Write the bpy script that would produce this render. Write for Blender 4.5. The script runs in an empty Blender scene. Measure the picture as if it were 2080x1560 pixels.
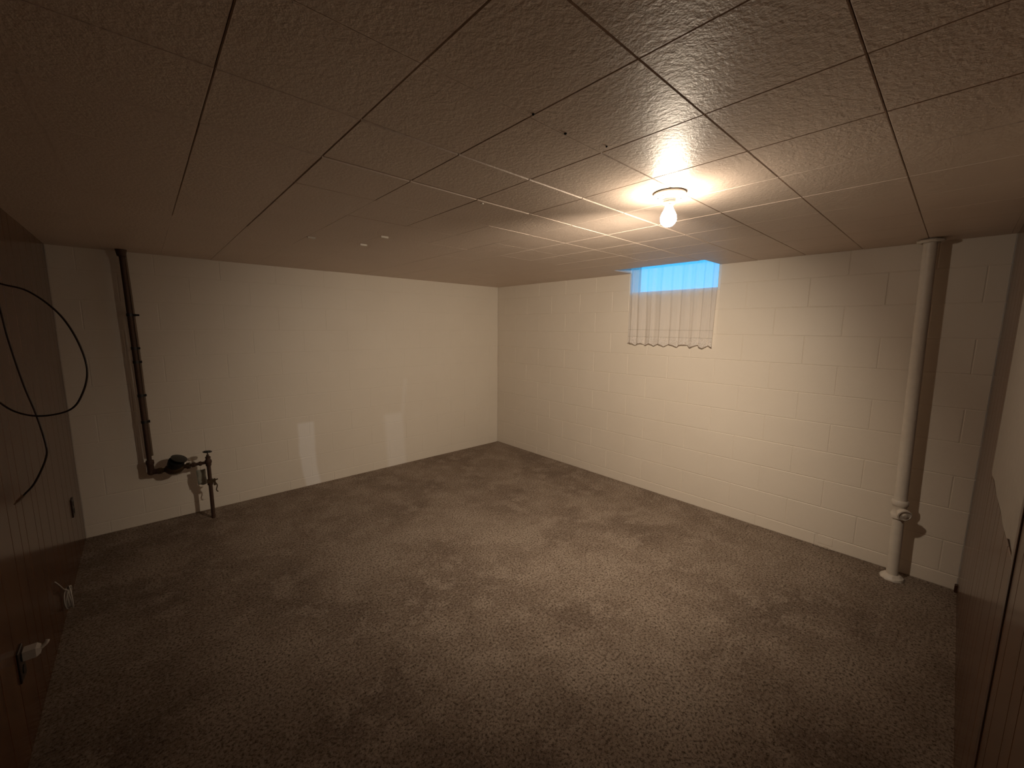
import bpy, bmesh, math, random
from mathutils import Vector, Matrix
random.seed(7)
SC = bpy.context.scene
COL = SC.collection

# ------------------------------------------------------------------ camera
CAM = Vector((-3.512, -4.141, 1.552))
yaw, pitch, roll = math.radians(47.659), math.radians(-7.895), math.radians(0.504)
fw = Vector((math.cos(pitch)*math.cos(yaw), math.cos(pitch)*math.sin(yaw), math.sin(pitch)))
rt0 = Vector((math.sin(yaw), -math.cos(yaw), 0)); up0 = rt0.cross(fw)
rt = math.cos(roll)*rt0 + math.sin(roll)*up0
up = -math.sin(roll)*rt0 + math.cos(roll)*up0
cam_data = bpy.data.cameras.new('camera')
cam = bpy.data.objects.new('camera', cam_data); COL.objects.link(cam)
cam_data.sensor_fit = 'HORIZONTAL'; cam_data.sensor_width = 36
cam_data.lens = 822.3/2080*36; cam_data.clip_start = 0.02
M = Matrix.Identity(4)
for i in range(3):
    M[i][0], M[i][1], M[i][2], M[i][3] = rt[i], up[i], -fw[i], CAM[i]
cam.matrix_world = M
SC.camera = cam

# ------------------------------------------------------------------ light and exposure
BULB_POWER = 188.0          # emission of the bulb glass
SPOT_AXIS = (0.60, 0.81, -0.72); SPOT_WATTS = 146.0; SPOT_ANGLE = 141  # aim and strength of the spot added to the bulb
BULB_COLOR = (1.0, 0.83, 0.64)
SKY_COLOR = (0.05, 0.43, 0.92); SKY_STRENGTH = 3.3
SC.view_settings.view_transform = 'Standard'
SC.view_settings.look = 'None'
SC.view_settings.gamma = 1
SC.view_settings.use_curve_mapping = False
SC.view_settings.exposure = 0.0
w = bpy.data.worlds.new('world'); SC.world = w; w.use_nodes = True
bg = w.node_tree.nodes['Background']
bg.inputs[0].default_value = (*SKY_COLOR, 1); bg.inputs[1].default_value = SKY_STRENGTH

# ------------------------------------------------------------------ dimensions
FT = 0.3048
H, L, R = 2.0755, 3.938, 4.291          # ceiling height, room extent in -x and -y
BX, BY = -1.945, -3.322                  # lamp position
WY0, WY1, WZ0, WZ1 = -2.785, -1.955, 1.875, 2.30   # window opening in wall_right
HOLE = (-0.305, 0.0, -2.775, -1.975)     # cut-out in ceiling by the window

# added spot below the bulb glass, brightens the far corner against the edges
sl = bpy.data.lights.new('added_spot', 'SPOT'); sl.energy = SPOT_WATTS; sl.color = BULB_COLOR
sl.spot_size = math.radians(SPOT_ANGLE); sl.spot_blend = 1.0; sl.shadow_soft_size = 0.028
so = bpy.data.objects.new('added_spot', sl); COL.objects.link(so)
so.location = (BX, BY, H-0.158); so.rotation_euler = Vector(SPOT_AXIS).to_track_quat('-Z', 'Y').to_euler()

# ------------------------------------------------------------------ materials
def new_mat(name):
    m = bpy.data.materials.new(name); m.use_nodes = True
    nt = m.node_tree; return m, nt, nt.nodes['Principled BSDF']
def N(nt, t, **kw):
    n = nt.nodes.new(t)
    for k, v in kw.items():
        if k in n.inputs: n.inputs[k].default_value = v
        else: setattr(n, k, v)
    return n
def coords(nt):
    return nt.nodes.new('ShaderNodeNewGeometry').outputs['Position']   # world position: every surface here stays put
def noise(nt, vec, scale, detail=3, rough=0.55, stretch=None):
    if stretch:
        mp = N(nt, 'ShaderNodeMapping'); mp.inputs['Scale'].default_value = stretch
        nt.links.new(vec, mp.inputs[0]); vec = mp.outputs[0]
    n = N(nt, 'ShaderNodeTexNoise', Scale=scale, Detail=detail, Roughness=rough)
    nt.links.new(vec, n.inputs['Vector']); return n.outputs['Fac']
def ramp(nt, fac, stops):
    r = nt.nodes.new('ShaderNodeValToRGB'); nt.links.new(fac, r.inputs[0])
    e = r.color_ramp.elements
    while len(e) < len(stops): e.new(0.5)
    for el, (p, c) in zip(e, stops): el.position = p; el.color = (*c, 1)
    return r.outputs[0]
def mixc(nt, fac, a, b):
    m = nt.nodes.new('ShaderNodeMix'); m.data_type = 'RGBA'
    if isinstance(fac, float): m.inputs[0].default_value = fac
    else: nt.links.new(fac, m.inputs[0])
    for s, v in ((6, a), (7, b)):
        if isinstance(v, tuple): m.inputs[s].default_value = (*v, 1)
        else: nt.links.new(v, m.inputs[s])
    return m.outputs[2]
def math_(nt, op, a, b=None, c=None):
    m = nt.nodes.new('ShaderNodeMath'); m.operation = op
    for i, v in enumerate((a, b, c)):
        if v is None: continue
        if isinstance(v, (int, float)): m.inputs[i].default_value = v
        else: nt.links.new(v, m.inputs[i])
    return m.outputs[0]
def bump(nt, bsdf, height, strength, dist, prev=None):
    b = N(nt, 'ShaderNodeBump'); b.inputs['Strength'].default_value = strength
    b.inputs['Distance'].default_value = dist
    nt.links.new(height, b.inputs['Height'])
    if prev: nt.links.new(prev, b.inputs['Normal'])
    nt.links.new(b.outputs[0], bsdf.inputs['Normal']); return b.outputs[0]

# painted block wall
m_wall, nt, bs = new_mat('cream_block_paint')
v = coords(nt)
c = mixc(nt, noise(nt, v, 2.2, 4), (0.70, 0.625, 0.53), (0.76, 0.69, 0.60))
nt.links.new(c, bs.inputs['Base Color']); bs.inputs['Roughness'].default_value = 0.5
b1 = bump(nt, bs, noise(nt, v, 160, 3), 0.25, 0.002)
bump(nt, bs, noise(nt, v, 14, 2), 0.2, 0.004, b1)

# same paint with the touched-up patches low on the back wall
def boxmask(nt, sx, sz, x0, x1, z0, z1, e):
    def sm(v, a, b):
        m = nt.nodes.new('ShaderNodeMapRange'); m.interpolation_type = 'SMOOTHSTEP'
        m.inputs[1].default_value = a; m.inputs[2].default_value = b
        nt.links.new(v, m.inputs[0]); return m.outputs[0]
    a = math_(nt, 'MULTIPLY', sm(sx, x0-e, x0+e), math_(nt, 'SUBTRACT', 1.0, sm(sx, x1-e, x1+e)))
    b = math_(nt, 'MULTIPLY', sm(sz, z0-e, z0+e), math_(nt, 'SUBTRACT', 1.0, sm(sz, z1-e, z1+e)))
    return math_(nt, 'MULTIPLY', a, b)
m_wallb, nt, bs = new_mat('cream_block_paint_touched_up')
v = coords(nt)
sep = nt.nodes.new('ShaderNodeSeparateXYZ'); nt.links.new(v, sep.inputs[0])
X, Z = sep.outputs[0], sep.outputs[2]
wob = math_(nt, 'MULTIPLY', math_(nt, 'SUBTRACT', noise(nt, v, 5, 2), 0.5), 0.03)
# the strips lean a little towards the corner as they come down
lean1 = math_(nt, 'ADD', math_(nt, 'ADD', X, wob), math_(nt, 'MULTIPLY', math_(nt, 'POWER', math_(nt, 'MAXIMUM', math_(nt, 'SUBTRACT', 0.4, Z), 0.0), 2.0), -0.25))
p1 = boxmask(nt, lean1, Z, -2.485, -2.345, -0.2, 0.635, 0.016)
lean2 = math_(nt, 'ADD', math_(nt, 'ADD', X, wob), math_(nt, 'MULTIPLY', Z, 0.04))
p2 = boxmask(nt, lean2, Z, -1.60, -1.38, -0.2, 0.60, 0.03)
lean3 = math_(nt, 'ADD', X, math_(nt, 'MULTIPLY', Z, -0.12))
p3 = boxmask(nt, lean3, Z, -1.50, -1.455, 0.55, 0.98, 0.02)
pm = math_(nt, 'MAXIMUM', math_(nt, 'MULTIPLY', p1, 0.75), math_(nt, 'MAXIMUM', math_(nt, 'MULTIPLY', p2, 0.4), math_(nt, 'MULTIPLY', p3, 0.2)))
c = mixc(nt, noise(nt, v, 2.2, 4), (0.69, 0.625, 0.535), (0.75, 0.69, 0.60))
c = mixc(nt, math_(nt, 'MULTIPLY', pm, 0.8), c, (0.90, 0.89, 0.88))
nt.links.new(c, bs.inputs['Base Color']); bs.inputs['Roughness'].default_value = 0.5
b1 = bump(nt, bs, noise(nt, v, 160, 3), 0.2, 0.002)
bump(nt, bs, noise(nt, v, 14, 2), 0.15, 0.004, b1)

# ceiling tile: rough semi-gloss paint
m_tile, nt, bs = new_mat('glossy_textured_tile_paint')
v = coords(nt)
c = mixc(nt, noise(nt, v, 3, 3), (0.60, 0.49, 0.41), (0.66, 0.55, 0.465))
nt.links.new(c, bs.inputs['Base Color']); bs.inputs['Roughness'].default_value = 0.47
bs.inputs['Specular IOR Level'].default_value = 0.55
b1 = bump(nt, bs, noise(nt, v, 85, 4, 0.6), 0.5, 0.0038)
bump(nt, bs, noise(nt, v, 9, 2), 0.15, 0.01, b1)

# carpet
m_carpet, nt, bs = new_mat('taupe_carpet')
v = coords(nt)
big = noise(nt, v, 1.6, 5, 0.62)
fine = noise(nt, v, 85, 6, 0.8)
c1 = ramp(nt, big, [(0.36, (0.31, 0.235, 0.182)), (0.50, (0.43, 0.335, 0.262)), (0.66, (0.56, 0.455, 0.365))])
mid = noise(nt, v, 5.5, 6, 0.68)
c1 = mixc(nt, ramp(nt, mid, [(0.50, (0, 0, 0)), (0.60, (0.75, 0.75, 0.75))]), c1, (0.57, 0.46, 0.37))
c2 = mixc(nt, ramp(nt, fine, [(0.40, (1, 1, 1)), (0.53, (0, 0, 0))]), c1, (0.10, 0.068, 0.048))
c2 = mixc(nt, ramp(nt, noise(nt, v, 60, 5, 0.75), [(0.53, (0, 0, 0)), (0.62, (0.5, 0.5, 0.5))]), c2, (0.62, 0.52, 0.43))
nt.links.new(c2, bs.inputs['Base Color']); bs.inputs['Roughness'].default_value = 1.0
bs.inputs['Specular IOR Level'].default_value = 0.1
b1 = bump(nt, bs, fine, 1.0, 0.018)
bump(nt, bs, noise(nt, v, 260, 2), 0.6, 0.004, b1)

# varnished wood panelling
def wood(name, dark, light, rough):
    m, nt, bs = new_mat(name)
    v = coords(nt)
    inf = nt.nodes.new('ShaderNodeObjectInfo')
    off = nt.nodes.new('ShaderNodeVectorMath'); off.operation = 'ADD'
    cb = nt.nodes.new('ShaderNodeCombineXYZ'); nt.links.new(math_(nt, 'MULTIPLY', inf.outputs['Random'], 30.0), cb.inputs[2])
    nt.links.new(v, off.inputs[0]); nt.links.new(cb.outputs[0], off.inputs[1])
    g = noise(nt, off.outputs[0], 9, 5, 0.6, (5, 5, 0.35))
    g2 = noise(nt, off.outputs[0], 60, 3, 0.6, (3, 3, 0.1))
    c = ramp(nt, g, [(0.3, dark), (0.7, light)])
    c = mixc(nt, math_(nt, 'MULTIPLY', g2, 0.35), c, dark)
    nt.links.new(c, bs.inputs['Base Color']); bs.inputs['Roughness'].default_value = rough
    bs.inputs['Specular IOR Level'].default_value = 0.35
    bump(nt, bs, g2, 0.12, 0.001)
    return m
m_wood = wood('brown_wood_panelling', (0.045, 0.018, 0.009), (0.15, 0.066, 0.030), 0.20)
m_trimwood = wood('dark_wood_trim', (0.02, 0.008, 0.004), (0.09, 0.038, 0.018), 0.3)

def plain(name, col, rough=0.5, metal=0.0, bump_s=0.0, bscale=60):
    m, nt, bs = new_mat(name)
    v = nt.nodes.new('ShaderNodeTexCoord').outputs['Object']
    c = mixc(nt, noise(nt, v, 25, 3), tuple(x*0.82 for x in col), col)
    nt.links.new(c, bs.inputs['Base Color'])
    bs.inputs['Roughness'].default_value = rough; bs.inputs['Metallic'].default_value = metal
    if bump_s: bump(nt, bs, noise(nt, v, bscale, 3), bump_s, 0.003)
    return m
m_groove = plain('panel_groove', (0.012, 0.006, 0.004), 0.7)
m_tileback = plain('tile_backing', (0.10, 0.08, 0.06), 0.9)
m_board = plain('greige_wallboard', (0.34, 0.30, 0.25), 0.7, 0, 0.2)
m_white = plain('white_paint', (0.72, 0.66, 0.58), 0.45, 0, 0.2)
m_porc = plain('white_porcelain', (0.80, 0.78, 0.72), 0.25)
m_wellwhite = plain('white_well_board', (0.85, 0.85, 0.84), 0.6)
m_iron = plain('rusty_iron', (0.075, 0.04, 0.026), 0.65, 0.3, 0.5)
m_iron2 = plain('grey_brown_conduit', (0.16, 0.11, 0.075), 0.6, 0.2, 0.4)
m_bronze = plain('tarnished_bronze', (0.10, 0.065, 0.035), 0.5, 0.6, 0.3)
m_black = plain('black_plastic', (0.012, 0.012, 0.010), 0.4)
m_brown_pl = plain('dark_brown_plastic', (0.025, 0.014, 0.009), 0.4)
m_whitepl = plain('white_plastic', (0.55, 0.52, 0.47), 0.4)
m_hem = plain('shadowed_hem_thread', (0.30, 0.23, 0.17), 0.9)  # the hem's shadow is put into this dark thread colour
m_paper = plain('aged_paper', (0.34, 0.33, 0.27), 0.9)
m_cord = plain('dark_brown_cable', (0.035, 0.02, 0.012), 0.45)
m_metal = plain('bright_metal', (0.75, 0.72, 0.66), 0.25, 0.9)
m_staple = plain('pale_staple', (0.85, 0.80, 0.70), 0.4)
m_dark = plain('dark_void', (0.01, 0.008, 0.006), 0.9)
m_rubble = plain('broken_mortar', (0.45, 0.38, 0.31), 0.9, 0, 0.6, 90)
m_grass = plain('ground_outside', (0.16, 0.20, 0.10), 1.0, 0, 0.6, 20)
m_sash = plain('white_window_paint', (0.75, 0.76, 0.76), 0.4)

# bulb: glowing frosted glass
m_bulb = bpy.data.materials.new('glowing_bulb'); m_bulb.use_nodes = True
nt = m_bulb.node_tree; nt.nodes.clear()
o = nt.nodes.new('ShaderNodeOutputMaterial'); e = nt.nodes.new('ShaderNodeEmission')
e.inputs[0].default_value = (*BULB_COLOR, 1)
e.inputs[1].default_value = BULB_POWER
nt.links.new(e.outputs[0], o.inputs[0])

# window glass: thin pane
m_glass = bpy.data.materials.new('window_glass'); m_glass.use_nodes = True
nt = m_glass.node_tree; nt.nodes.clear()
o = nt.nodes.new('ShaderNodeOutputMaterial'); mx = nt.nodes.new('ShaderNodeMixShader')
t = nt.nodes.new('ShaderNodeBsdfTransparent'); g = nt.nodes.new('ShaderNodeBsdfGlossy'); g.inputs['Roughness'].default_value = 0.03
t.inputs[0].default_value = (0.93, 0.97, 0.98, 1); mx.inputs[0].default_value = 0.07
nt.links.new(t.outputs[0], mx.inputs[1]); nt.links.new(g.outputs[0], mx.inputs[2]); nt.links.new(mx.outputs[0], o.inputs[0])

# sheer curtain
def sheer(name, see, lace):
    m = bpy.data.materials.new(name); m.use_nodes = True
    nt = m.node_tree; nt.nodes.clear()
    o = nt.nodes.new('ShaderNodeOutputMaterial')
    tl = nt.nodes.new('ShaderNodeBsdfTranslucent'); df = nt.nodes.new('ShaderNodeBsdfDiffuse'); tr = nt.nodes.new('ShaderNodeBsdfTransparent')
    for n_ in (tl, df): n_.inputs[0].default_value = (0.93, 0.90, 0.88, 1)
    a = nt.nodes.new('ShaderNodeMixShader'); a.inputs[0].default_value = 0.5
    nt.links.new(df.outputs[0], a.inputs[1]); nt.links.new(tl.outputs[0], a.inputs[2])
    b = nt.nodes.new('ShaderNodeMixShader'); nt.links.new(tr.outputs[0], b.inputs[2]); nt.links.new(a.outputs[0], b.inputs[1])
    if lace:
        vo = nt.nodes.new('ShaderNodeTexVoronoi'); vo.inputs['Scale'].default_value = 110
        nt.links.new(nt.nodes.new('ShaderNodeNewGeometry').outputs['Position'], vo.inputs['Vector'])
        f = math_(nt, 'MULTIPLY', math_(nt, 'LESS_THAN', vo.outputs['Distance'], 0.33), 0.75)
        f = math_(nt, 'ADD', f, see*0.5)
        nt.links.new(f, b.inputs[0])
    else: b.inputs[0].default_value = see
    nt.links.new(b.outputs[0], o.inputs[0]); return m
m_sheer = sheer('sheer_white_fabric', 0.32, False)
m_lace = sheer('lace_fabric', 0.3, True)

# ------------------------------------------------------------------ mesh helpers
def finish(name, bm, mat, parent=None, smooth=False):
    me = bpy.data.meshes.new(name); bmesh.ops.recalc_face_normals(bm, faces=bm.faces)
    bm.to_mesh(me); bm.free()
    if smooth:
        for p in me.polygons: p.use_smooth = True
    me.materials.append(mat)
    ob = bpy.data.objects.new(name, me); COL.objects.link(ob)
    if parent: ob.parent = parent
    return ob
def autosmooth(ob, ang=40):
    me = ob.data
    for p in me.polygons: p.use_smooth = True
    me.set_sharp_from_angle(angle=math.radians(ang))
def box(bm, x0, x1, y0, y1, z0, z1):
    vs = [bm.verts.new((x, y, z)) for z in (z0, z1) for y in (y0, y1) for x in (x0, x1)]
    for f in ((0,2,3,1),(4,5,7,6),(0,1,5,4),(2,6,7,3),(0,4,6,2),(1,3,7,5)):
        bm.faces.new([vs[i] for i in f])
def chamfer_slab(bm, axis, back, front, u0, u1, v0, v1, ch, dep):
    """slab whose front face is inset by a chamfer; axis = index of thickness axis"""
    def P(t, u, w):
        p = [0, 0, 0]; o = [i for i in range(3) if i != axis]
        p[axis] = t; p[o[0]] = u; p[o[1]] = w; return p
    s = 1 if front > back else -1
    rings = []
    for t, c in ((back, 0), (front - s*dep, 0), (front, ch)):
        rings.append([bm.verts.new(P(t, a, b)) for a, b in ((u0+c, v0+c), (u1-c, v0+c), (u1-c, v1-c), (u0+c, v1-c))])
    bm.faces.new(rings[0]); bm.faces.new(rings[2])
    for k in range(2):
        for i in range(4):
            bm.faces.new((rings[k][i], rings[k][(i+1) % 4], rings[k+1][(i+1) % 4], rings[k+1][i]))
def tile_slab(bm, x0, x1, y0, y1, z, top, cx0, cx1, cy0, cy1):
    rings = []
    d = 1.7
    for k in range(3):
        if k == 0: r_ = (x0, x1, y0, y1); zz = (top,)*4
        elif k == 1:
            r_ = (x0, x1, y0, y1); zz = (z+d*max(cx0, cy0), z+d*max(cx1, cy0), z+d*max(cx1, cy1), z+d*max(cx0, cy1))
        else: r_ = (x0+cx0, x1-cx1, y0+cy0, y1-cy1); zz = (z,)*4
        a, b, c_, e_ = r_
        rings.append([bm.verts.new(p) for p in ((a, c_, zz[0]), (b, c_, zz[1]), (b, e_, zz[2]), (a, e_, zz[3]))])
    bm.faces.new(rings[0]); bm.faces.new(rings[2])
    for k in range(2):
        for i in range(4): bm.faces.new((rings[k][i], rings[k][(i+1) % 4], rings[k+1][(i+1) % 4], rings[k+1][i]))
def minus(r, h):
    """rectangle r minus hole h -> list of rectangles (u0,u1,v0,v1)"""
    u0, u1, v0, v1 = r; a0, a1, b0, b1 = h
    if a1 <= u0 or a0 >= u1 or b1 <= v0 or b0 >= v1: return [r]
    out = []
    if a0 > u0: out.append((u0, a0, v0, v1))
    if a1 < u1: out.append((a1, u1, v0, v1))
    m0, m1 = max(u0, a0), min(u1, a1)
    if b0 > v0: out.append((m0, m1, v0, b0))
    if b1 < v1: out.append((m0, m1, b1, v1))
    return [q for q in out if q[1]-q[0] > 0.012 and q[3]-q[2] > 0.012]
def lathe(bm, prof, seg=32, mat=Matrix.Identity(4)):
    """prof: list of (r, z)"""
    rings = []
    for r_, z in prof:
        if r_ < 1e-6: rings.append([bm.verts.new(mat @ Vector((0, 0, z)))])
        else: rings.append([bm.verts.new(mat @ Vector((r_*math.cos(2*math.pi*i/seg), r_*math.sin(2*math.pi*i/seg), z))) for i in range(seg)])
    for a, b in zip(rings, rings[1:]):
        for i in range(seg):
            j = (i+1) % seg
            if len(a) == 1 and len(b) == 1: continue
            if len(a) == 1: bm.faces.new((a[0], b[i], b[j]))
            elif len(b) == 1: bm.faces.new((a[i], a[j], b[0]))
            else: bm.faces.new((a[i], a[j], b[j], b[i]))
    for rr in (rings[0], rings[-1]):
        if len(rr) > 1:
            try: bm.faces.new(rr)
            except ValueError: pass
def frame_to(d):
    d = Vector(d).normalized()
    return d.to_track_quat('Z', 'Y').to_matrix().to_4x4()
def cyl(bm, p0, p1, r0, r1=None, seg=20):
    p0, p1 = Vector(p0), Vector(p1); r1 = r0 if r1 is None else r1
    lathe(bm, [(r0, 0), (r1, (p1-p0).length)], seg, Matrix.Translation(p0) @ frame_to(p1-p0))
def tube(bm, pts, r, seg=10, closed=False):
    pts = [Vector(p) for p in pts]; n = len(pts); rings = []; prev = None
    for i, p in enumerate(pts):
        d = (pts[min(i+1, n-1)] - pts[max(i-1, 0)]).normalized()
        if prev is None:
            a = d.orthogonal().normalized()
        else:
            a = (prev - d*prev.dot(d)).normalized()
        prev = a; b = d.cross(a)
        rings.append([bm.verts.new(p + r*(math.cos(2*math.pi*k/seg)*a + math.sin(2*math.pi*k/seg)*b)) for k in range(seg)])
    for a, b in zip(rings, rings[1:]):
        for k in range(seg): bm.faces.new((a[k], a[(k+1) % seg], b[(k+1) % seg], b[k]))
    bm.faces.new(rings[0]); bm.faces.new(rings[-1])
def spline(P, n=10):
    P = [Vector(p) for p in P]; Q = [2*P[0]-P[1]] + P + [2*P[-1]-P[-2]]; out = []
    for i in range(1, len(Q)-2):
        a, b, c_, d = Q[i-1:i+3]
        for k in range(n):
            t = k/n
            out.append(0.5*((2*b) + (c_-a)*t + (2*a-5*b+4*c_-d)*t*t + (3*b-a-3*c_+d)*t**3))
    out.append(P[-1]); return out
def torus(bm, R_, r_, mat, seg=28, s2=10):
    g = [[bm.verts.new(mat @ Vector(((R_+r_*math.cos(2*math.pi*j/s2))*math.cos(2*math.pi*i/seg), (R_+r_*math.cos(2*math.pi*j/s2))*math.sin(2*math.pi*i/seg), r_*math.sin(2*math.pi*j/s2)))) for j in range(s2)] for i in range(seg)]
    for i in range(seg):
        for j in range(s2):
            bm.faces.new((g[i][j], g[(i+1) % seg][j], g[(i+1) % seg][(j+1) % s2], g[i][(j+1) % s2]))
def struct(ob): ob['kind'] = 'structure'; return ob
def thing(name, loc, label, cat, group=None):
    o = bpy.data.objects.new(name, None); COL.objects.link(o); o.location = loc; o.empty_display_size = 0.05
    o['label'] = label; o['category'] = cat
    if group: o['group'] = group
    return o
def tag(o, label, cat, group=None):
    o['label'] = label; o['category'] = cat
    if group: o['group'] = group
    return o
def adopt(ob, root):
    """mesh made in world coordinates becomes a child of a root that is translated only"""
    ob.parent = root; ob.matrix_parent_inverse = Matrix.Translation(-Vector(root.location)); return ob
def part(name, bm, mat, root, ang=40):
    o = finish(name, bm, mat); autosmooth(o, ang); return adopt(o, root)
def subpart(name, bm, mat, par, root, ang=40):
    o = finish(name, bm, mat); autosmooth(o, ang); o.parent = par; return o

# ------------------------------------------------------------------ room shell
T = 0.2
bm = bmesh.new(); box(bm, -L-T, T, -R-T, T, -0.15, 0.0)
floor = struct(finish('floor', bm, m_carpet))

# block walls: a recessed mortar face with every block proud of it
def block_wall(name, axis, back_rects, length, joints, mat, recess, holes):
    bm = bmesh.new()
    for (u0, u1, z0, z1) in back_rects:
        if axis == 0: box(bm, recess, T, u0, u1, z0, z1)
        else: box(bm, u0, u1, recess, T, z0, z1)
    wall = struct(finish(name, bm, mat))
    k = -1
    z0 = 0.0
    while z0 < H - 0.001:
        z1 = 0.09 + 0.2032*(k+1); ztop = min(z1, H+0.06)
        off = joints[k % 2]
        cuts = sorted([off + 0.4064*n for n in range(-14, 14) if -length < off + 0.4064*n < 0])
        edges = [-length] + cuts + [0.0]
        for a, b in zip(edges, edges[1:]):
            rects = [(a, b, z0, ztop)]
            for h in holes: rects = [q for r_ in rects for q in minus(r_, h)]
            for (u0, u1, v0, v1) in rects:
                if u1-u0 < 0.02 or v1-v0 < 0.02: continue
                g = 0.0016
                bm = bmesh.new()
                jut = random.uniform(-0.0005, 0.0005)
                chamfer_slab(bm, axis, recess+0.004, jut, u0+g, u1-g, v0+g, v1-g, 0.003, min(recess*0.7, 0.002))
                finish('block', bm, mat, wall)
        z0 = z1; k += 1
    return wall
WO = (WY0, WY1, WZ0, WZ1)
wall_right = block_wall('wall_right', 0, minus((-R-T, T, -0.15, 2.5), WO), R, (-2.58, -2.38), m_wall, 0.0024, [WO, (-3.69, -3.585, -0.1, 0.022)])
wall_back = block_wall('wall_back', 1, [(-L-T, 0.0, -0.15, 2.5)], L, (-3.20, -3.40), m_wallb, 0.0012, [])

# panelled walls
def panel_wall(name, axis, pos, length, holes, seed):
    rnd = random.Random(seed)
    bm = bmesh.new()
    if axis == 0: box(bm, pos-T, pos-0.004, -R-T, 0, -0.15, 2.3)
    else: box(bm, -L, 0, pos-T, pos-0.004, -0.15, 2.3)
    wall = struct(finish(name, bm, m_groove))
    u = 0.0
    while u > -length:
        wdt = rnd.choice((0.10, 0.15, 0.20, 0.125, 0.175)); u1 = max(-length, u-wdt)
        for (a, b, c_, d) in [q for h in [holes] for q in (minus((u1, u, 0.0, H+0.02), h) if h else [(u1, u, 0.0, H+0.02)])]:
            bm = bmesh.new()
            chamfer_slab(bm, axis, pos-0.006, pos, a+0.0012, b-0.0012, c_, d, 0.002, 0.002)
            finish('panel_board', bm, m_wood, wall)
        u = u1
    return wall
BRD = (-1.93, -0.955, 0.97, H+0.05)
wall_left = panel_wall('wall_left', 0, -L, R, None, 3)
wall_front = panel_wall('wall_front', 1, -R, L, BRD, 5)

# ceiling: backing with a cut-out, 12-inch tiles below it
bm = bmesh.new()
for (a, b, c_, d) in minus((-L-T, 0.0024, -R-T, T), (HOLE[0]-0.021, 0.05, HOLE[2]-0.021, HOLE[3]+0.021)): box(bm, a, b, c_, d, H+0.008, H+0.05)
ceiling = struct(finish('ceiling', bm, m_tileback))
def seam_y(k, j):          # chamfer of the joint at y = -k ft in tile column j
    if j >= 11: return 0.0002
    if k == 10: return 0.0036 if j < 10 else 0.0010
    if k == 9: return 0.0042 if 7 <= j < 10 else (0.0026 if j < 10 else 0.0008)
    if k == 11: return 0.0022 if j < 8 else 0.0004
    if k in (12, 13): return 0.0020
    if k == 8: return 0.0030 if j == 9 else (0.0016 if j < 10 else 0.0004)
    if k == 7: return 0.0040 if j == 8 else (0.0016 if 5 < j < 9 else 0.0005)
    return 0.0004
def seam_x(k, i):          # joint at x = -k ft in tile row i
    if k == 12: return 0.0002
    if k >= 10: return 0.0018 if i >= 5 else 0.0003
    if k == 9: return 0.0018 if i >= 8 else 0.0003
    if k == 8: return 0.0020 if i >= 7 else 0.0003
    return 0.0020 if i >= 6 else 0.0003
for i in range(15):
    for j in range(13):
        x1, x0 = -j*FT, max(-(j+1)*FT, -L); y1, y0 = -i*FT, max(-(i+1)*FT, -R)
        if x0 >= x1 or y0 >= y1: continue
        cx1, cx0, cy1, cy0 = seam_x(j, i), seam_x(j+1, i), seam_y(i, j), seam_y(i+1, j)
        # rows beyond the lamp hang a hair lower, so their edges catch its light
        dz = -0.0011*(i <= 9) - 0.0013*(i <= 8) - 0.0004*(i <= 7) - 0.0006*(j <= 5) - 0.0007*(j <= 4)
        if i <= 8 and 7 <= j <= 9: dz -= 0.0015
        if i == 6 and j == 8: dz -= 0.0012
        dz += random.uniform(-0.0003, 0.0003)
        for (a, b, c_, d) in minus((x0, x1, y0, y1), HOLE):
            bm = bmesh.new()
            tile_slab(bm, a+cx0*0.35, b-cx1*0.35, c_+cy0*0.35, d-cy1*0.35, H+0.0015+dz, H+0.010, cx0, cx1, cy0, cy1)
            finish('ceiling_tile', bm, m_tile, ceiling)
# raised staples at tile corners
for (x, y) in ((-8.93, -4.96), (-7.92, -4.98), (-7.93, -6.0)):
    bm = bmesh.new(); X0, Y0 = x*FT, y*FT
    chamfer_slab(bm, 2, H+0.002, H-0.013, X0-0.022, X0+0.022, Y0-0.004, Y0+0.004, 0.001, 0.001)
    finish('staple', bm, m_staple, ceiling)
bm = bmesh.new(); cyl(bm, (-7.86*FT, -8.92*FT, H+0.002), (-7.86*FT, -8.92*FT, H-0.006), 0.009, 0.006, 10)
finish('staple', bm, m_staple, ceiling)
NAILS = ((-2.747, -3.371, 0.0035), (-2.612, -3.360, 0.0042), (-2.465, -3.391, 0.0028))
for (x, y, r_) in NAILS:
    bm = bmesh.new(); lathe(bm, [(0, -0.0022), (r_*0.6, -0.0018), (r_, 0.0), (r_, 0.002)], 10, Matrix.Translation((x, y, H)))
    finish('nail', bm, m_dark, ceiling)

# light well above the ceiling cut-out
bm = bmesh.new()
hx0, hx1, hy0, hy1 = HOLE
box(bm, hx0-0.02, hx0, hy0-0.02, hy1+0.02, H+0.0105, 2.42)
box(bm, hx0, 0.0, hy0-0.02, hy0, H+0.0105, 2.42)
box(bm, hx0, 0.0, hy1, hy1+0.02, H+0.0105, 2.42)
box(bm, hx0-0.02, 0.0, hy0-0.02, hy1+0.02, 2.42, 2.44)
struct(finish('trim_1', bm, m_wellwhite))

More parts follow.
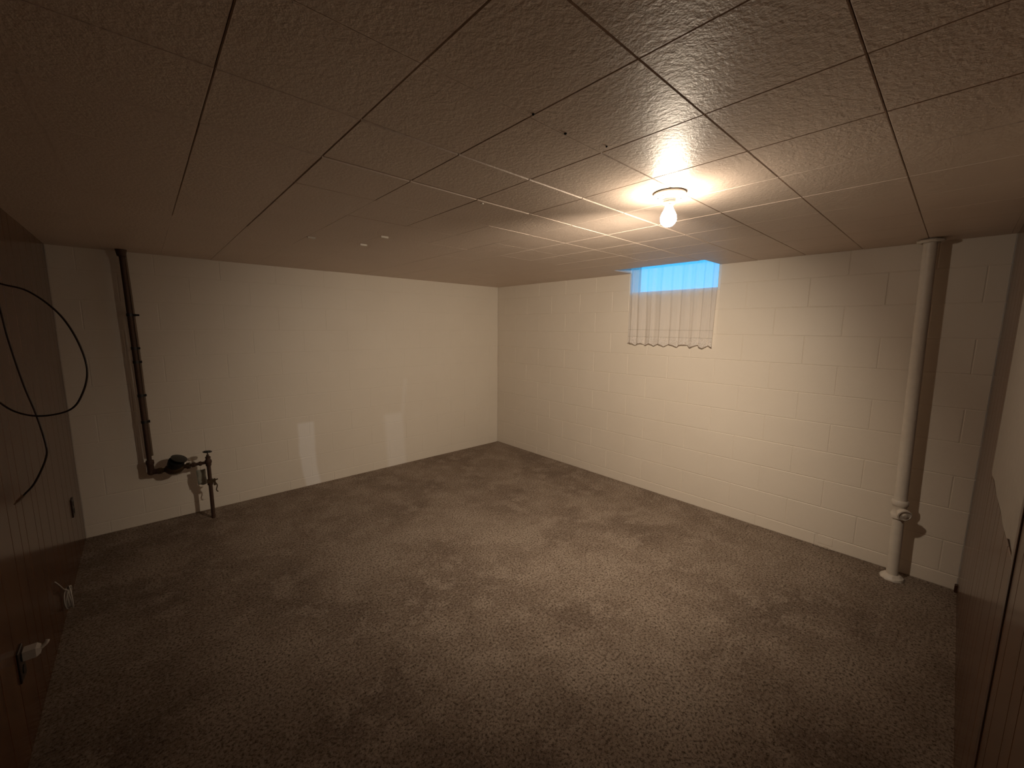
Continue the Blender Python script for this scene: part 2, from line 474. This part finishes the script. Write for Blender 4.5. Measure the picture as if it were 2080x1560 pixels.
# window in wall_right
bm = bmesh.new()
fx0, fx1 = 0.004, 0.075
def ring(bm, x0, x1, y0, y1, z0, z1, w_):
    box(bm, x0, x1, y0, y1, z0, z0+w_); box(bm, x0, x1, y0, y1, z1-w_, z1)
    box(bm, x0, x1, y0, y0+w_, z0+w_, z1-w_); box(bm, x0, x1, y1-w_, y1, z0+w_, z1-w_)
ring(bm, fx0, fx1, WY0, WY1, WZ0, WZ1, 0.010)
win = struct(finish('window_1', bm, m_sash))
bm = bmesh.new(); ring(bm, 0.008, 0.026, WY0+0.0105, WY1-0.0105, WZ0+0.0105, WZ1-0.0105, 0.011)
sash = finish('sash', bm, m_sash, win)
bm = bmesh.new(); box(bm, 0.014, 0.018, WY0+0.0217, WY1-0.0217, WZ0+0.0217, WZ1-0.0217)
finish('pane', bm, m_glass, sash)
bm = bmesh.new(); box(bm, 0.2, 6, -8, 4, 1.6, 1.80)
struct(finish('ground', bm, m_grass))

# broken notch at the foot of wall_right
bm = bmesh.new()
for (y, s) in ((-3.60, 0.009), (-3.625, 0.007), (-3.655, 0.011), (-3.672, 0.008)):
    bmesh.ops.create_icosphere(bm, subdivisions=1, radius=s, matrix=Matrix.Translation((-0.012+random.uniform(-.006, .004), y, s*0.7)) @ Matrix.Diagonal((1, 1.6, 0.8, 1)))
tag(finish('plaster_crumb', bm, m_rubble), 'small pale crumbs of plaster lying in the broken foot of the window wall', 'rubble')['kind'] = 'stuff'

# ------------------------------------------------------------------ bulb and lampholder
lamp = thing('lampholder', (BX, BY, H), 'white porcelain ceiling lampholder with a round flange', 'light fixture')
bm = bmesh.new()
lathe(bm, [(0.030, 0), (0.057, 0), (0.060, -0.003), (0.060, -0.007), (0.057, -0.009), (0.052, -0.010), (0.048, -0.015), (0.036, -0.020), (0.026, -0.023), (0.0, -0.023)], 48)
o = finish('flange', bm, m_porc, lamp); autosmooth(o)
bm = bmesh.new()
lathe(bm, [(0.0, -0.020), (0.025, -0.022), (0.0245, -0.028), (0.0225, -0.030), (0.0225, -0.034), (0.0235, -0.036), (0.0225, -0.040), (0.017, -0.040), (0.015, -0.036), (0.0, -0.036)], 40)
o = finish('socket', bm, m_porc, lamp); autosmooth(o)
for a in (math.radians(-48), math.radians(132), math.radians(175), math.radians(195)):
    bm = bmesh.new(); r_ = 0.0425
    lathe(bm, [(0, -0.0215), (0.0025, -0.0205), (0.0033, -0.0185), (0.0033, -0.0150), (0, -0.0150)], 12, Matrix.Translation((r_*math.cos(a), r_*math.sin(a), 0)))
    o = finish('screw', bm, m_metal, lamp)
bulb = thing('light_bulb', (BX, BY, H-0.040), 'lit bare bulb screwed into the ceiling lampholder', 'light bulb')
bm = bmesh.new()
prof = [(0.0132, 0.0), (0.0134, -0.006), (0.0150, -0.014), (0.0195, -0.024), (0.0255, -0.035), (0.0295, -0.046), (0.0305, -0.055), (0.0295, -0.064), (0.0255, -0.073), (0.0185, -0.080), (0.0095, -0.0842), (0, -0.0855)]
lathe(bm, prof, 32)
o = finish('glass_envelope', bm, m_bulb, bulb, True)
bm = bmesh.new(); lathe(bm, [(0.0, 0.004), (0.0128, 0.004), (0.0140, 0.002), (0.0140, -0.003), (0.0133, -0.004)], 24)
o = finish('screw_cap', bm, m_metal, bulb); autosmooth(o)

# ------------------------------------------------------------------ curtain
ct = thing('curtain', (-0.024, (WY0+WY1)/2, 2.22), 'sheer white lace-edged curtain hanging over the small basement window', 'curtain')
NY, NZ = 150, 36
CY0, CY1 = -2.778, -1.972
def fold(t, z):
    # t 0..1 along the width; folds deepen towards the hem and gather in the half nearest the corner
    amp = 0.008 + 0.009*min(1, (2.2-z)/0.8)
    ph = 2*math.pi*(t*9.0 + 0.35*math.sin(5.3*t) + 0.03*math.sin(9*z))
    dens = 0.55 + 0.45*math.cos(math.pi*(1-t)*0.9)**2
    return amp*dens*(math.sin(ph) + 0.35*math.sin(2.3*ph+1.1)) + 0.004*math.sin(23*t+4*z)
def cloth(z_of, z0f, z1f, nz):
    bm = bmesh.new(); g = []
    for j in range(nz+1):
        row = []
        for i in range(NY+1):
            t = i/NY; z = z0f(t) + (z1f(t)-z0f(t))*j/nz
            y = CY0 + (CY1-CY0)*t + 0.006*math.sin(2*math.pi*9*t+1)*min(1, (2.2-z)/0.8)
            # the hem swings slightly inwards on the right edge
            y += 0.012*(1-t)*max(0, (1.9-z))*1.6
            row.append(bm.verts.new((-0.024 - fold(t, z), y, z)))
        g.append(row)
    for j in range(nz):
        for i in range(NY): bm.faces.new((g[j][i], g[j][i+1], g[j+1][i+1], g[j+1][i]))
    return bm
def hemz(t): return 1.394 + 0.024*abs(math.sin(math.pi*t*7.5+0.4+0.5*math.sin(9*t)))
def cpart(name, bm, mat):
    o = finish(name, bm, mat, None, True); return adopt(o, ct)
cpart('sheer_panel', cloth(None, lambda t: 1.480, lambda t: 2.22, NZ), m_sheer)
cpart('lace_border', cloth(None, hemz, lambda t: 1.480, 6), m_lace)
bm = bmesh.new()
pts = [(-0.0245 - fold(i/NY, hemz(i/NY)), CY0+(CY1-CY0)*i/NY + 0.006*math.sin(2*math.pi*9*i/NY+1) + 0.012*(1-i/NY)*0.8, hemz(i/NY)) for i in range(NY+1)]
tube(bm, pts, 0.0026, 6); cpart('scalloped_hem', bm, m_hem)
for z in (1.480, 1.545):
    bm = bmesh.new()
    pts = [(-0.0245 - fold(i/NY, z), CY0+(CY1-CY0)*i/NY + 0.006*math.sin(2*math.pi*9*i/NY+1)*min(1, (2.2-z)/0.8) + 0.012*(1-i/NY)*(1.9-z)*1.6, z) for i in range(NY+1)]
    tube(bm, pts, 0.0010, 5); cpart('seam', bm, m_paper)
rod = thing('curtain_rod', (-0.024, (WY0+WY1)/2, 2.225), 'thin metal rod above the ceiling line holding the window curtain', 'curtain rod')
bm = bmesh.new(); cyl(bm, (-0.024, hy0+0.001, 2.228), (-0.024, hy1-0.001, 2.228), 0.005, seg=12)
part('rod', bm, m_metal, rod)

# ------------------------------------------------------------------ white drain pipe on the right
PT, PB = Vector((-0.135, -3.970, H-0.001)), Vector((-0.120, -4.012, 0.0))
def pp(z): return PB + (PT-PB)*(z/H)
dp = thing('drain_pipe', tuple(PB), 'white painted drain pipe running floor to ceiling at right end of window wall', 'pipe')
bm = bmesh.new(); cyl(bm, pp(0.50), pp(H-0.0005), 0.031, seg=28); part('upper_pipe', bm, m_white, dp)
bm = bmesh.new(); cyl(bm, pp(0.02), pp(0.42), 0.029, seg=28); part('lower_pipe', bm, m_white, dp)
bm = bmesh.new()
lathe(bm, [(0.030, 0), (0.040, 0.0), (0.041, 0.004), (0.041, 0.022), (0.037, 0.028), (0.034, 0.04), (0.034, 0.075), (0.038, 0.080), (0.041, 0.086), (0.041, 0.108), (0.036, 0.114), (0.030, 0.114)], 32, Matrix.Translation(pp(0.405)) @ frame_to(PT-PB))
cl = part('cleanout_fitting', bm, m_white, dp)
dirc = Vector((-0.75, -0.42, -0.20)).normalized(); c0 = pp(0.455)
bm = bmesh.new(); lathe(bm, [(0.026, 0.0), (0.026, 0.035), (0.034, 0.040), (0.036, 0.048), (0.036, 0.062), (0.030, 0.064), (0.030, 0.054), (0, 0.054)], 28, Matrix.Translation(c0) @ frame_to(dirc))
o = part('cleanout_branch', bm, m_white, dp)
bm = bmesh.new(); lathe(bm, [(0.0, 0.050), (0.029, 0.050), (0.029, 0.058), (0.012, 0.059), (0.011, 0.068), (0, 0.069)], 24, Matrix.Translation(c0) @ frame_to(dirc))
o = part('cleanout_plug', bm, m_white, dp)
bm = bmesh.new(); lathe(bm, [(0.030, 0.030), (0.040, 0.028), (0.046, 0.020), (0.054, 0.014), (0.058, 0.004), (0.058, 0.0), (0.030, 0.0)], 28, Matrix.Translation(pp(0.0)))
for v_ in bm.verts: v_.co += Vector((random.uniform(-.003, .003), random.uniform(-.004, .004), random.uniform(0, .003)))
o = part('floor_flange', bm, m_white, dp)
bm = bmesh.new(); torus(bm, 0.048, 0.011, Matrix.Translation(pp(H-0.012)) @ Matrix.Diagonal((1, 1, 0.8, 1)))
for v_ in bm.verts: v_.co += Vector((random.uniform(-.003, .003), random.uniform(-.005, .005), random.uniform(-.004, .0)))
o = part('ceiling_collar', bm, m_white, dp)

# ------------------------------------------------------------------ water pipe, meter and valve on the left
px, py = -3.560, -0.100
wp = thing('water_pipe', (px, py, 0.44), 'dark iron water pipe dropping from ceiling at left end of back wall', 'pipe')
bm = bmesh.new(); cyl(bm, (px+0.012, py, 0.50), (px-0.008, py, H-0.0005), 0.015, seg=20); part('iron_pipe', bm, m_iron, wp)
bm = bmesh.new()
pts = spline([(px+0.030, py+0.02, 0.56), (px+0.026, py+0.015, 0.9), (px+0.024, py+0.015, 1.3), (px+0.018, py+0.01, 1.7), (px+0.010, py+0.015, H-0.001)], 8)
tube(bm, pts, 0.0085, 10); part('conduit', bm, m_iron2, wp)
for z in (0.83, 1.03, 1.28, 1.38, 1.62):
    bm = bmesh.new(); cx = px+0.012-0.02*(z-0.5)/1.57
    lathe(bm, [(0.016, -0.010), (0.0185, -0.010), (0.0185, 0.010), (0.016, 0.010)], 18, Matrix.Translation((cx, py, z)))
    box(bm, cx+0.010, cx+0.034, py-0.004, -0.0015 if z > 1.5 else py+0.026, z-0.008, z+0.008)
    if z > 1.6: cyl(bm, (cx+0.02, py, z), (cx+0.052, py-0.004, z), 0.007, seg=10)
    part('strap', bm, m_black, wp)
# elbow at the foot
bm = bmesh.new()
lathe(bm, [(0.016, 0.10), (0.023, 0.10), (0.025, 0.09), (0.025, 0.075), (0.021, 0.065), (0.022, 0.01), (0.02, 0.0), (0, 0)], 20, Matrix.Translation((px+0.013, py, 0.43)))
bmesh.ops.create_uvsphere(bm, u_segments=18, v_segments=10, radius=0.024, matrix=Matrix.Translation((px+0.014, py, 0.437)))
cyl(bm, (px+0.014, py, 0.437), (px+0.055, py-0.014, 0.440), 0.020, seg=18)
part('elbow', bm, m_iron, wp)
# flared escutcheon where it leaves the ceiling
bm = bmesh.new(); lathe(bm, [(0.017, -0.05), (0.024, -0.045), (0.030, -0.01), (0.032, 0.0), (0.017, 0.0)], 18, Matrix.Translation((px-0.008, py, H-0.0008)))
part('ceiling_sleeve', bm, m_iron, wp)

A = Vector((px+0.055, py-0.014, 0.440)); D = Vector((0.94, -0.30, 0.09)).normalized()
def al(s, up_=0.0): return A + D*s + Vector((0, 0, up_))
mt = thing('water_meter', tuple(al(0.10)), 'dark round water meter in the pipe run low on the back wall', 'water meter')
bm = bmesh.new(); fr = Matrix.Translation(A) @ frame_to(D)
lathe(bm, [(0, 0.0), (0.024, 0.0), (0.024, 0.022), (0.017, 0.024), (0.017, 0.040), (0.030, 0.052), (0.044, 0.070), (0.048, 0.100), (0.044, 0.130), (0.030, 0.148), (0.017, 0.160), (0.017, 0.176), (0.024, 0.178), (0.024, 0.200), (0, 0.200)], 24, fr)
part('meter_body', bm, m_bronze, mt)
regc = al(0.105, 0.02); rn = Vector((0.22, -0.55, 0.80)).normalized()
bm = bmesh.new(); lathe(bm, [(0, 0.0), (0.050, 0.0), (0.052, 0.010), (0.052, 0.052), (0.048, 0.058), (0.044, 0.054), (0, 0.054)], 28, Matrix.Translation(regc) @ frame_to(rn))
part('register', bm, m_black, mt)
hinge = regc + rn*0.056 + Vector((0.0, 0.045, 0.012))
bm = bmesh.new(); lathe(bm, [(0, 0.0), (0.050, 0.0), (0.053, 0.003), (0.053, 0.009), (0.03, 0.013), (0, 0.014)], 28, Matrix.Translation(regc + rn*0.058 + Vector((0.012, 0.004, 0.006))) @ frame_to(Vector((0.35, -0.30, 0.9))))
part('lid', bm, m_black, mt)

vb = al(0.318)                      # valve centre
vx, vy = vb.x, vb.y
vl = thing('shutoff_valve', tuple(vb), 'dark gate valve with handwheel on the standpipe rising from the carpet', 'valve')
bm = bmesh.new(); cyl(bm, al(0.202), al(0.300), 0.012, seg=16)
lathe(bm, [(0.013, 0.212), (0.019, 0.212), (0.019, 0.232), (0.013, 0.236)], 6, fr)
lathe(bm, [(0.013, 0.255), (0.017, 0.258), (0.017, 0.272), (0.013, 0.275)], 16, fr)
part('tail_pipe', bm, m_iron, vl)
bm = bmesh.new(); lathe(bm, [(0, -0.030), (0.017, -0.030), (0.019, -0.024), (0.019, -0.012), (0.024, 0.0), (0.022, 0.016), (0.016, 0.026), (0.016, 0.032), (0.018, 0.034), (0.018, 0.044), (0.010, 0.050), (0.009, 0.062), (0, 0.062)], 24, Matrix.Translation(vb))
part('valve_body', bm, m_iron, vl)
bm = bmesh.new(); cyl(bm, vb+Vector((0, 0, 0.055)), vb+Vector((0, 0, 0.090)), 0.004, seg=10); part('stem', bm, m_iron, vl)
bm = bmesh.new(); hw = Matrix.Translation(vb+Vector((0, 0, 0.086))) @ Matrix.Rotation(math.radians(6), 4, 'Y')
torus(bm, 0.027, 0.0042, hw, 28, 8)
for k in range(5):
    a = 2*math.pi*k/5; cyl(bm, hw @ Vector((0, 0, 0)), hw @ Vector((0.027*math.cos(a), 0.027*math.sin(a), 0)), 0.003, seg=6)
lathe(bm, [(0, -0.005), (0.008, -0.005), (0.008, 0.006), (0, 0.006)], 12, hw)
part('handwheel', bm, m_black, vl)
bm = bmesh.new(); cyl(bm, (vx, vy, 0.0005), (vx, vy, vb.z-0.028), 0.0135, seg=18)
lathe(bm, [(0.014, 0.28), (0.019, 0.282), (0.019, 0.315), (0.014, 0.318)], 18, Matrix.Translation((vx, vy, 0)))
part('standpipe', bm, m_iron, vl)
# ground clamp and wire
bm = bmesh.new(); box(bm, vx-0.019, vx+0.019, vy-0.020, vy+0.020, 0.300, 0.325)
cyl(bm, (vx+0.012, vy-0.012, 0.312), (vx+0.050, vy-0.014, 0.322), 0.005, seg=10)
box(bm, vx+0.020, vx+0.034, vy-0.020, vy-0.008, 0.275, 0.330)
tube(bm, spline([(vx+0.030, vy-0.014, 0.30), (vx+0.042, vy-0.014, 0.27), (vx+0.034, vy-0.014, 0.235), (vx+0.044, vy-0.014, 0.215)], 6), 0.004, 8)
part('ground_clamp', bm, m_bronze, vl)
# paper tag wired behind the valve
tg = thing('paper_tag', (vx-0.045, -0.130, 0.36), 'grey crumpled paper tag hanging behind the shutoff valve', 'tag')
bm = bmesh.new(); n_ = 8; G = []
for j in range(n_+1):
    G.append([bm.verts.new((vx-0.078+0.060*i/4+0.006*j/n_, -0.130+0.006*math.sin(j*1.1+i), 0.395-0.125*j/n_+0.004*math.sin(i*2.0))) for i in range(5)])
for j in range(n_):
    for i in range(4): bm.faces.new((G[j][i], G[j][i+1], G[j+1][i+1], G[j+1][i]))
o = part('paper', bm, m_paper, tg)
sd = o.modifiers.new('thickness', 'SOLIDIFY'); sd.thickness = 0.0008
bm = bmesh.new(); tube(bm, spline([(vx-0.048, -0.130, 0.390), (vx-0.046, -0.136, 0.43), (vx-0.044, -0.148, 0.462)], 6), 0.0012, 6)
part('tie_wire', bm, m_metal, tg)

# ------------------------------------------------------------------ hanging coax cable, left
cb = thing('coaxial_cable', (-3.93, -3.00, 1.95), 'thin dark cable hanging in a loop in front of the left panelled wall', 'cable')
loop = [(-3.925, -3.00, 1.93), (-3.90, -2.75, 1.90), (-3.87, -2.45, 1.80), (-3.835, -2.28, 1.70), (-3.80, -2.290, 1.666), (-3.739, -2.349, 1.643), (-3.682, -2.412, 1.584), (-3.648, -2.458, 1.508), (-3.634, -2.485, 1.425), (-3.650, -2.484, 1.356),
        (-3.680, -2.465, 1.311), (-3.739, -2.415, 1.293), (-3.790, -2.367, 1.302), (-3.828, -2.326, 1.333), (-3.868, -2.30, 1.40), (-3.885, -2.29, 1.50), (-3.870, -2.27, 1.60), (-3.835, -2.268, 1.645),
        (-3.808, -2.285, 1.617), (-3.793, -2.322, 1.507), (-3.772, -2.364, 1.382), (-3.754, -2.392, 1.300), (-3.740, -2.424, 1.217), (-3.742, -2.432, 1.175), (-3.771, -2.420, 1.106), (-3.797, -2.404, 1.071)]
bm = bmesh.new(); tube(bm, spline(loop, 8), 0.0025, 8); part('cable', bm, m_cord, cb, 80)
bm = bmesh.new(); cyl(bm, (-3.797, -2.404, 1.071), (-3.812, -2.396, 1.053), 0.0042, seg=10); cyl(bm, (-3.812, -2.396, 1.053), (-3.819, -2.392, 1.045), 0.002, seg=8)
part('connector', bm, m_metal, cb)['label'] = 'shiny metal connector at the cable end'
bm = bmesh.new(); box(bm, -L+0.0005, -L+0.014, -3.012, -2.988, 1.915, 1.945); part('wall_clip', bm, m_black, cb)

# ------------------------------------------------------------------ outlets on the left panelling
def outlet(y, z, label):
    t_ = thing('electrical_outlet', (-L+0.0003, y, z), label, 'outlet')
    bm = bmesh.new(); chamfer_slab(bm, 0, 0.0, 0.006, -0.036, 0.036, -0.058, 0.058, 0.003, 0.002)
    o = finish('cover_plate', bm, m_brown_pl, t_)
    for s in (-1, 1):
        bm = bmesh.new(); lathe(bm, [(0, 0.0058), (0.016, 0.0058), (0.016, 0.0085), (0, 0.0085)], 20, Matrix.Translation((0, 0, s*0.024)) @ Matrix.Rotation(math.pi/2, 4, 'Y'))
        finish('socket_face', bm, m_black, t_)
    return t_
outlet(-0.400, 0.378, 'dark brown outlet low on left panelling close to back corner')
outlet(-1.985, 0.335, 'dark brown outlet on left panelling holding a white plug')
pl = thing('plug_adapter', (-L+0.0095, -1.975, 0.362), 'small white plug pushed into the nearer dark outlet at left', 'plug')
bm = bmesh.new(); chamfer_slab(bm, 0, 0.0, 0.042, -0.020, 0.020, -0.017, 0.017, 0.006, 0.010); finish('plug_body', bm, m_whitepl, pl)
bm = bmesh.new(); tube(bm, spline([(0.040, 0, 0.0), (0.055, 0.002, 0.012), (0.060, 0.006, 0.022)], 6), 0.006, 10); finish('strain_relief', bm, m_whitepl, pl, True)
# wound white wire low on the panelling
wr = thing('wire_bundle', (-L+0.03, -1.13, 0.123), 'wound bundle of pale phone wire hanging low on the left panelling', 'wire')
bm = bmesh.new()
for k in range(7):
    rr = 0.040+0.0035*(k % 3); a = random.uniform(-0.3, 0.3)
    torus(bm, rr, 0.0032, Matrix.Translation((random.uniform(-.012, .018), random.uniform(-.006, .006), random.uniform(-.006, .006))) @ Matrix.Rotation(a, 4, 'Z') @ Matrix.Rotation(math.pi/2+random.uniform(-.25, .25), 4, 'Y') @ Matrix.Diagonal((1.25, 0.9, 1, 1)), 28, 6)
o = finish('coil', bm, m_whitepl, wr, True); o['kind'] = 'stuff'
bm = bmesh.new(); tube(bm, spline([(0.0, -0.01, 0.045), (-0.008, -0.06, 0.08), (-0.018, -0.10, 0.13), (-0.027, -0.12, 0.16)], 6), 0.0025, 6); finish('lead', bm, m_whitepl, wr, True)

# ------------------------------------------------------------------ wallboard patch and trim on the right panelling
bm = bmesh.new()
V0 = [(-0.957, H), (-0.957, 0.985), (-0.99, 0.972), (-1.12, 0.985), (-1.30, 0.974), (-1.50, 0.980), (-1.62, 0.972), (-1.76, 0.978), (-1.83, 1.000), (-1.905, 0.992), (-1.928, 0.974), (-1.928, H)]
f0 = [bm.verts.new((x, -R-0.0035, z)) for x, z in V0]; f1 = [bm.verts.new((x, -R+0.0015, z)) for x, z in V0]
bm.faces.new(f0); bm.faces.new(f1)
for k in range(len(V0)): bm.faces.new((f0[k], f0[(k+1) % len(V0)], f1[(k+1) % len(V0)], f1[k]))
tag(finish('wallboard_sheet', bm, m_board), 'plain grey-beige wallboard sheet set in the right-hand wood panelling', 'wallboard')
bm = bmesh.new(); chamfer_slab(bm, 1, -R+0.0003, -R+0.003, -1.975, -1.940, 0.0, H-0.0005, 0.0015, 0.0015)
struct(finish('trim_2', bm, m_trimwood))
bm = bmesh.new(); chamfer_slab(bm, 1, -R+0.0003, -R+0.012, -0.030, -0.0015, 0.0, 0.045, 0.003, 0.003)
struct(finish('trim_3', bm, m_trimwood))

# daylight portal just outside the pane (guides sampling of the sky only)
ld = bpy.data.lights.new('window_portal', 'AREA'); ld.shape = 'RECTANGLE'; ld.size = WZ1-WZ0; ld.size_y = WY1-WY0
ld.cycles.is_portal = True
lo = bpy.data.objects.new('window_portal', ld); COL.objects.link(lo)
lo.location = (0.195, (WY0+WY1)/2, (WZ0+WZ1)/2); lo.rotation_euler = (0, math.radians(90), 0)
